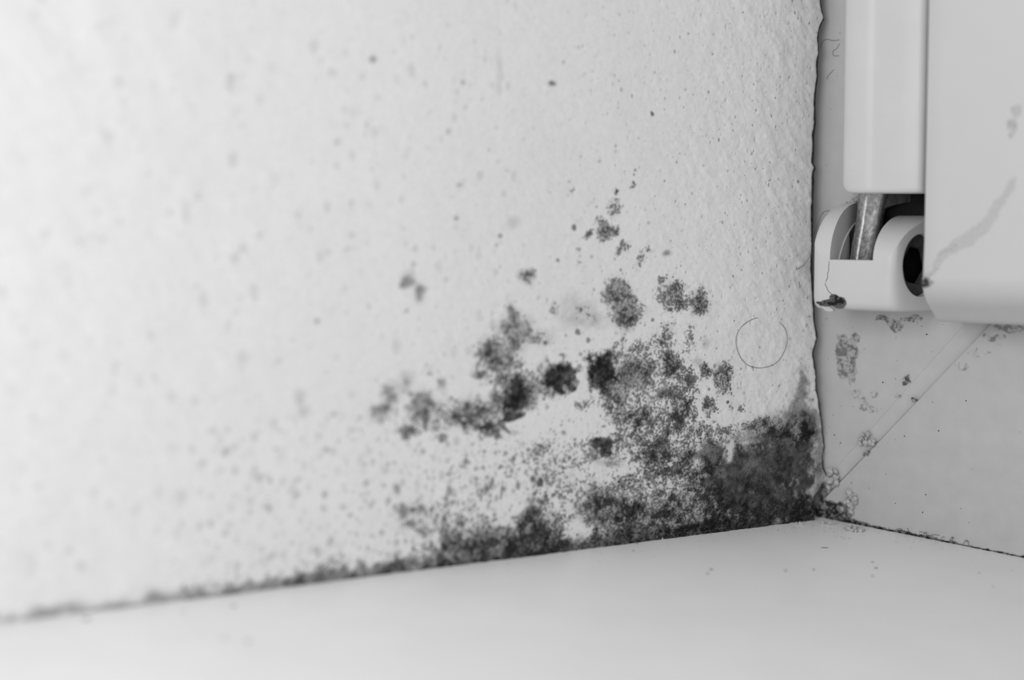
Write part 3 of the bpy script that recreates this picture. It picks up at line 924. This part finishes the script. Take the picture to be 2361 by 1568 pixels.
def crust(name, sel, label, group=None, kind=None):
    fs = fa[sel]
    if len(fs) < 4: return
    u, inv = np.unique(fs, return_inverse=True)
    me = mesh_from(PM[u], inv.reshape(-1, 4))
    set_attr(me, 'albedo', Af[u])
    o = link(name, me, M_MOULD)
    tag(o, label, 'mould', group, kind)
for i, c in enumerate(COLONIES):
    crust('mould_colony', mask & (owner == i), c[4], 'mould colonies on the plaster wall')
for i, (nm, lab, cond) in enumerate(rest):
    crust(nm, mask & (owner == NC + i), lab, 'spreading mould growth on the wall', 'stuff' if 'field' in lab else None)
crust('mould_specks', mask & (owner < 0), 'scattered tiny mould specks over the plaster', None, 'stuff')

# ------------------------------------------------------------------ dirt left on the frame
def frame_patch(name, x0, x1, z0, z1, inside, label, dens=.5, y=-.02, step=.17, seed=0, darkest=.10, lightest=.5, cat='dirt', mat=None, warp=2.2):
    xs_ = np.arange(x0, x1 + step, step); zs_ = np.arange(z0, z1 + step, step)
    X, Z = np.meshgrid(xs_, zs_)
    m_ = inside(X + (fbm(X, Z, 2.2, 3, 201 + seed) - .5) * warp, Z + (fbm(X, Z, 2.2, 3, 207 + seed) - .5) * warp)
    n1 = uniform(fbm(X, Z, 1.0, 3, 211 + seed, .7)); n2 = uniform(fbm(X, Z, .6, 2, 221 + seed))
    val = m_ * (.55 + .9 * n1)
    al = lightest - (lightest - darkest) * sstep(.35, 1.1, val * (.5 + .9 * n2))
    yy = y - .22 * np.clip(val, 0, 1) * n2
    keep = (val > 1 - dens)
    ck = keep[:-1, :-1] & keep[1:, :-1] & keep[:-1, 1:] & keep[1:, 1:]
    fs = grid_faces(len(zs_), len(xs_)).reshape(len(zs_) - 1, len(xs_) - 1, 4)[ck]
    if len(fs) < 4: return
    u, inv = np.unique(fs, return_inverse=True)
    Pp = np.stack([X, yy, Z], -1).reshape(-1, 3)[u]
    me = mesh_from(Pp, inv.reshape(-1, 4))
    set_attr(me, 'albedo', al.ravel()[u])
    o = link(name, me, mat or M_DIRT)
    tag(o, label, cat)
    return o
def ell(*es):
    def fn(X, Z):
        k = np.ones_like(X)
        for x, z, rx, rz, amp in es:
            r = np.sqrt(((X - x) / rx) ** 2 + ((Z - z) / rz) ** 2)
            k *= 1 - amp * (1 - sstep(.6, 1.2, r))
        return 1 - k
    return fn
frame_patch('glue_residue', 1, 13, 32, 50, ell((5.5, 45, 2.4, 3, .9), (8.5, 46.5, 1.8, 1.8, .8), (8.2, 42, 1.8, 4, .85), (5.4, 40, 2.0, 4, .7), (8, 37.5, 1.6, 3, .7)), 'rough dark upright strip of old glue on the frame below the hinge', .62, seed=1, lightest=.46, darkest=.2)
frame_patch('glue_residue', 6, 17.5, 26, 35.5, ell((9, 33, 2.0, 1.4, .8), (11, 30, 1.8, 2.2, .75), (14, 33, 2, 1.2, .7), (13.5, 29, 2.2, 1.4, .6)), 'curled patch of crumbly glue under the dark upright strip', .55, seed=2, lightest=.56, darkest=.28)
frame_patch('dirt_patch', 13, 27, 46, 53.3, ell((16, 52, 2.4, 1.0, .95), (19, 50.5, 2.5, 1.8, .75), (23, 52, 3.5, 1.0, .7)), 'gritty dirt hanging under the hinge bearing', .6, seed=3, lightest=.52, darkest=.22)
frame_patch('dirt_patch', 33, 52, 38.5, 52.2, ell((47, 50.8, 4.5, 1.2, .95), (44, 48, 3.5, 1.3, .7), (40, 44.5, 3.5, 1.2, .6), (36, 41.5, 2.5, 1.0, .5)), 'dirt smear below the sash running beside the mitre weld', .52, y=-.17, seed=4, lightest=.54, darkest=.26)
frame_patch('dirt_patch', 18, 27, 30, 40, ell((22.5, 37, 1.6, 1.1, .8), (24.3, 32.2, 1.6, .8, .85), (20.5, 33.5, 1, 1, .6)), 'small gritty spots along the middle of the mitre weld', .5, y=-.17, seed=5, lightest=.45, darkest=.1)
frame_patch('dirt_patch', 10, 15, 15, 21, ell((12.3, 18.2, 1.3, .9, .8), (14, 20.5, .8, .5, .6)), 'single gritty spot low on the mitre weld', .55, y=-.17, seed=6, lightest=.42, darkest=.12)
chip = frame_patch('chip', 7, 17, 54.9, 59, ell((8.8, 56.35, 1.4, .45, .98), (10.8, 56.5, 1.9, .95, .95), (13.4, 56.7, 1.9, 1.5, .98), (12.0, 57.9, 1.4, .7, .8)), None, .9, y=-20.02, warp=.9, step=.11, seed=9, darkest=.015, lightest=.12, cat=None)
chip.parent = bearing
chip['label'] = 'blackened chip in the plastic'
# blackened line where frame meets sill
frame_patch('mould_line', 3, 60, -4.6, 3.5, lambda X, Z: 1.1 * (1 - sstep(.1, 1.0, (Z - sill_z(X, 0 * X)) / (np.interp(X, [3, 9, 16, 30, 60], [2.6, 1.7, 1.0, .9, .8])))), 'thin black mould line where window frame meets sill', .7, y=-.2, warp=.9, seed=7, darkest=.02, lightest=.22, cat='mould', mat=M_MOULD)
frame_patch('mould_patch', -3, 9, -.5, 11, ell((2, 2.5, 4, 3, .95), (6.5, 3, 3, 3.5, .6), (1, 7, 2, 3, .5)), 'sooty mould at the lowest corner of the window frame', .6, y=-.2, seed=8, darkest=.03, lightest=.3, cat='mould', mat=M_MOULD)

# ------------------------------------------------------------------ crumbs
def lump(seed, flat=1.0):
    r_ = random.Random(seed)
    b = bmesh.new()
    bmesh.ops.create_icosphere(b, subdivisions=1, radius=1.0)
    ax = [Vector((r_.uniform(-1, 1), r_.uniform(-1, 1), r_.uniform(-1, 1))).normalized() for _ in range(9)]
    am = [r_.uniform(-.6, .55) for _ in ax]
    for v_ in b.verts:
        d = v_.co.normalized(); k = 1.0
        for a, m_ in zip(ax, am): k += m_ * max(0, d.dot(a) - .35)
        v_.co = d * k * r_.uniform(.82, 1.12)
        v_.co.z *= flat
    me = bpy.data.meshes.new('crumb')
    bmesh.ops.scale(b, vec=(MM, MM, MM), verts=b.verts)
    b.to_mesh(me); b.free()
    return me
LUMPS = [lump(i) for i in range(7)]
for m_ in LUMPS: m_.materials.append(M_CRUMB)
def crumb(name, p, r, label, cat, group, meshes=LUMPS):
    o = bpy.data.objects.new(name, random.choice(meshes))
    COL.objects.link(o)
    o.location = Vector(p) * MM
    o.scale = (r * random.uniform(.8, 1.25), r * random.uniform(.8, 1.2), r * random.uniform(.7, 1.1))
    o.rotation_euler = (random.uniform(0, 6.28), random.uniform(0, 6.28), random.uniform(0, 6.28))
    tag(o, label, cat, group)
    return o
def name_biggest(objs, label):
    big = max(objs, key=lambda o: o.scale[0] * o.scale[1] * o.scale[2])
    big['label'] = label.replace('pale plaster', 'biggest plaster').replace('dusty plaster', 'biggest plaster') if 'biggest' not in label else label
    if not big['label'].startswith('biggest'): big['label'] = 'biggest ' + label
def cluster(n, cx, cz, rx, rz, r0, r1, label, group):
    made = []
    for _ in range(n):
        a = random.uniform(0, 6.28); q = math.sqrt(random.random())
        r = random.uniform(r0, r1)
        made.append(crumb('plaster_crumb', (cx + rx * q * math.cos(a), -.15 - r * .62, cz + rz * q * math.sin(a)), r, label, 'crumb', group))
    name_biggest(made, label)
cluster(18, 12.3, 22.0, 2.6, 1.9, .28, .85, 'pale plaster crumb in the clump halfway down the mitre weld', 'crumbs halfway down the weld')
cluster(22, 3.2, 11.2, 2.3, 2.5, .35, 1.0, 'pale plaster crumb in the clump beside the wall at the foot of the weld', 'crumbs at the foot of the weld')
cluster(18, 8.6, 5.6, 1.4, 3.2, .35, .95, 'plaster crumb in the upright clump on the frame just above the sill', 'crumbs on the frame above the sill')
def on_sill(n, cx, cy, rx, ry, r0, r1, label, group, name='plaster_crumb', meshes=LUMPS, cat='crumb'):
    made = []
    for _ in range(n):
        a = random.uniform(0, 6.28); q = math.sqrt(random.random()); r = random.uniform(r0, r1)
        x = cx + rx * q * math.cos(a); y = cy + ry * q * math.sin(a)
        made.append(crumb(name, (x, y, sill_z(x, y) + r * .6), r, label, cat, group, meshes))
    if n > 5: name_biggest(made, label)
on_sill(20, 11.4, -5.6, 2.8, 2.2, .4, .9, 'pale plaster crumb in the heap on the sill at the corner', 'heap of crumbs on the sill')
on_sill(9, 4.8, -5.2, 1.8, 1.2, .4, .8, 'dusty plaster crumb on the sill between the crumb heap and the wall', 'crumbs between heap and wall')
on_sill(3, -.6, -10.6, .8, .4, .3, .5, 'tiny pale crumb at the foot of the sooty corner mould', 'tiny crumbs under the corner mould')
on_sill(4, 12.8, -14.5, 2.0, 1.0, .12, .3, 'flat white plaster shaving on the sill in front of the crumb heap', 'shavings in front of the heap')
on_sill(2, -19.0, -46.5, 2.0, .4, .3, .42, 'tiny white crumb on the sill under the mould band', 'tiny crumbs under the mould band')
for k in range(18):                                  # grime packed on the back of the hinge lug
    t = k / 17
    crumb('grime_lump', (7.0 + 2.8 * t + random.uniform(-.4, .4), -2.6 + 1.6 * t, 79.3 + 3.0 * t + random.uniform(-.9, .4)), random.uniform(.5, .9), 'grey grime lump packed above the hinge lug', 'grime', 'grime packed above the hinge lug')

# ------------------------------------------------------------------ dark specks on the sill
FLAT = [lump(20 + i, .35) for i in range(4)]
for m_ in FLAT: m_.materials.append(M_SPECK)
SPECKS = ((1.6, -60.5, .8), (2.6, -64.0, .6), (14.6, -49.6, .7), (19.1, -44.5, .75), (29.2, -33.2, .8), (26.7, -29.1, .5), (31.1, -39.6, .45), (-19.1, -59.9, .6),
          (-20.4, -72.9, .35), (48.6, -20.1, .4), (53.8, -12.5, .35), (54.7, -28.1, .4), (-58.1, -150.4, .8), (-62.4, -159.8, .8), (-41.3, -164.1, 1.0), (-45.7, -165.4, .8), (-73.1, -175.3, .9), (-13.1, -60.4, .3))
def flat_speck(name, x, y, r, label, group, asp=1.0, rot=0):
    o = bpy.data.objects.new(name, random.choice(FLAT)); COL.objects.link(o)
    o.location = Vector((x, y, sill_z(x, y) + .02)) * MM
    o.scale = (r * asp, r, r * .5); o.rotation_euler = (0, 0, rot if rot else random.uniform(0, 6.28))
    tag(o, label, 'speck', group)
for x, y, r in SPECKS:
    flat_speck('dirt_speck', x, y, r * .62, 'loose dark dirt speck lying out on the white sill', 'dirt specks out on the sill', 1.5)
flat_speck('dirt_sliver', 13.1, -25.9, .42, 'thin black sliver lying on the sill in front of the crumb heap', None, 3.0, R(35))
flat_speck('dirt_sliver', -21.5, -54.2, .42, 'thin black sliver lying on the sill under the mould band', None, 2.6, R(-25))
vv = []; ff = []
for _ in range(240):                                 # fine dust on the sill near the corner
    b_t = abs(random.gauss(0, 20)); a_t = abs(random.gauss(0, 9)) + 2
    x = a_t * WDIR[0] + b_t + 3; y = a_t * WDIR[1]
    if random.random() < .45:
        x = random.uniform(-50, 0) ; d_ = abs(random.gauss(0, 4)) + 4; y = x / .4557 - 1 ; x += d_
    r = random.uniform(.04, .12); z = sill_z(x, y)
    i = len(vv); an = random.uniform(0, 6.28)
    for k in range(4): vv.append((x + r * math.cos(an + k * 1.57) * (1.5 if k % 2 else 1), y + r * math.sin(an + k * 1.57), z + .06))
    vv.append((x, y, z + .06 + r * .6))
    ff += [(i, i + 1, i + 4), (i + 1, i + 2, i + 4), (i + 2, i + 3, i + 4), (i + 3, i, i + 4)]
tag(link('dust', mesh_from(vv, ff), M_SPECK), 'fine dark dust strewn on the sill around the corner', 'dust', kind='stuff')

# ------------------------------------------------------------------ hairs and fibres
ring = []
for k in range(44):
    a = R(100 + k * 310 / 43)
    ring.append(tuple(wall_pt(np.array(21.2 - 7.9 * math.cos(a) * (1 + .04 * math.sin(3 * a))), np.array(46.3 + 6.4 * math.sin(a) * (1 + .03 * math.cos(2 * a))), np.array(.33))))
tag(link('hair', tube(ring, .07, 5), M_PALEHAIR), 'single fine hair curled in a ring on the plaster', 'hair')
def w3(s, z, h=.4): return tuple(wall_pt(np.array(s), np.array(z), np.array(h)))
tag(link('hair', tube(spline([w3(10.8, 63.9, .35), w3(9.4, 64.5, .45), w3(8.3, 65.2, .5), w3(6.3, 67.6, .6), (-1.2, -4.4, 70.6), (-.3, -3.2, 74.7), (.8, -3, 77.6), (1.9, -2, 78.3), (3.1, -.8, 77.6)], 6), .07, 5), M_HAIR), 'dark hair hanging from the hinge bearing over the joint', 'hair')
for pts_, lab in (([(-1.6, 118.6), (-1.1, 120.0), (0, 120.7), (1.8, 120.3), (3.4, 120.4)], 'arched fine hair across the frame strip beside the cover cap, topmost'),
                  ([(3.5, 119.5), (2.7, 118.3), (1.8, 117.7), (2.0, 116.6), (3.5, 116.5)], 'S-shaped fine hair against the cover cap'),
                  ([(.2, 110.8), (.7, 111.9), (1.3, 112.4), (2.1, 113.2)], 'short straight hair on the frame strip beside the cover cap')):
    tag(link('hair', tube(spline([(x, -.12, z) for x, z in pts_], 6), .05, 4), M_HAIR), lab, 'hair')
for i in range(16):
    x = 19 + i * 1.35 + random.uniform(-.5, .5); z = sill_z(x, 0) + .2; h = random.uniform(.4, 1.5) * (1.6 if i in (7, 8) else 1); lean = random.uniform(-3.2, 3.2)
    tag(link('fibre', tube(spline([(x, -.5, z), (x + lean * .3, -.75, z + h * .7), (x + lean * .7, -.7, z + h), (x + lean, -.5, z + h * random.uniform(.5, 1.0))], 5), .055, 4), M_HAIR),
        'dark curly fibre sprouting from the seam between frame and sill', 'fibre', 'fibres along the frame seam')

# grit sticking to the frame
vv = []; ff = []
for _ in range(90):
    x = random.uniform(-1, 52) * random.uniform(.2, 1); z = random.uniform(3, 52) if random.random() < .8 else random.uniform(3, 130)
    if z > 53: x = random.uniform(-1, 4)
    r = random.uniform(.05, .14) * random.choice((1, 1, 1, 1.6)); i = len(vv); an = random.uniform(0, 6.28); y = -.02 if z > mitre_up(x) else .5 if z > mitre_low(x) else -.17
    if y > 0: continue
    for k in range(5): vv.append((x + r * math.cos(an + k * 1.257) * random.uniform(.7, 1.4), y, z + r * math.sin(an + k * 1.257)))
    vv.append((x, y - r * .5, z))
    ff += [(i + k, i + (k + 1) % 5, i + 5) for k in range(5)]
tag(link('grit', mesh_from(vv, ff), M_SPECK), 'tiny dark grit dots sticking to the window frame', 'grit', kind='stuff')
# smudges on the sash along its corner weld
def weld_band(X, Z):
    t = X - 35.8
    d = np.abs(Z - (62.2 + t * 1.02 + 1.5 * np.sin(t * .35)))
    w_ = 1.0 + .07 * t
    return (1 - sstep(.1, 1.6, d / w_)) * np.clip(.95 - t / 25, 0, .8)
frame_patch('smudge', 36, 62, 60, 92, weld_band, 'faint grey smudge running up the corner weld of the sash', .93, y=-25.0, step=.3, seed=11, darkest=.48, lightest=.555)
frame_patch('smudge', 52, 60, 90, 104, ell((55.5, 96.5, 1.4, 2.4, .7), (56.6, 100, 1.2, 1.6, .7)), 'faint grey smudge high on the sash face', .7, y=-25.01, step=.3, seed=12, darkest=.44, lightest=.56)
frame_patch('grime_clot', 35.75, 38.5, 60.5, 64, ell((36.0, 62.2, 1.3, .8, .98), (37.2, 62.4, 1.2, .5, .7)), 'dark grime clot at the sash corner beside the hinge hole', .8, y=-25.05, step=.12, seed=13, darkest=.03, lightest=.35)
# curled flakes of lifted paint
def flake(s, z, size, label, group):
    an = random.uniform(0, 6.28); wid = size * random.uniform(.5, .9); n = 6; rings = []
    lift_ = random.uniform(.15, .4) * size
    for i in range(n):
        t = i / (n - 1)
        u = (t - .5) * size; h = .15 + lift_ * t * t
        ring_ = []
        for k, (wv, dh) in enumerate(((-.5, 0), (0, .06), (.5, 0), (.5, -.09), (0, -.03), (-.5, -.09))):
            vv_ = wv * wid * (1 - .5 * abs(t - .4)) * (1 + .25 * math.sin(5 * t + k))
            ring_.append(w3(s + u * math.cos(an) - vv_ * math.sin(an), z + u * math.sin(an) + vv_ * math.cos(an), h + dh))
        rings.append(ring_)
    tag(link('paint_flake', loft(rings), M_FLAKE), label, 'paint flake', group)
for n, s0, z0, ds, dz, lab, grp in ((13, 102, 31, 8, 3.5, 'small curled paint flake in the lacy black mould band', 'flakes in the lacy band'),
                                    (9, 64.5, 33, 2.6, 3.0, 'small curled paint flake between the oval black clump and the broken plaster', 'flakes under the oval clump'),
                                    (9, 67, 21.5, 4.5, 2.2, 'small curled paint flake around the black patch on broken plaster', 'flakes around the broken plaster')):
    for _ in range(n): flake(s0 + random.uniform(-1, 1) * ds, z0 + random.uniform(-1, 1) * dz, random.uniform(.45, 1.1), lab, grp)
# downy threads along the foot of the wall
vv = []; ff = []
for _ in range(280):
    s = random.uniform(2, 78); z0 = float(sill_z(*(wall_pt(np.array(s), np.array(0.0))[:2]))) + random.uniform(0, 1) ** 2 * 5
    L_ = random.uniform(.5, 1.7); an = random.uniform(-.3, 3.4); h = .3
    q = [(s, z0, .2), (s + L_ * .4 * math.cos(an), z0 + L_ * .5 * abs(math.sin(an)), h + .35 * L_), (s + L_ * math.cos(an + .4), z0 + L_ * .8 * abs(math.sin(an + .4)), h + random.uniform(0, .6))]
    r = .022; i = len(vv)
    for s_, z_, h_ in q:
        for k in range(3): vv.append(w3(s_ + r * math.cos(k * 2.09), z_ + r * math.sin(k * 2.09), h_))
    for a in (0, 3):
        for k in range(3): ff.append((i + a + k, i + a + (k + 1) % 3, i + a + 3 + (k + 1) % 3, i + a + 3 + k))
tag(link('mould_down', mesh_from(vv, ff), M_PALEHAIR), 'downy pale mould threads along the foot of the wall', 'mould', kind='stuff')
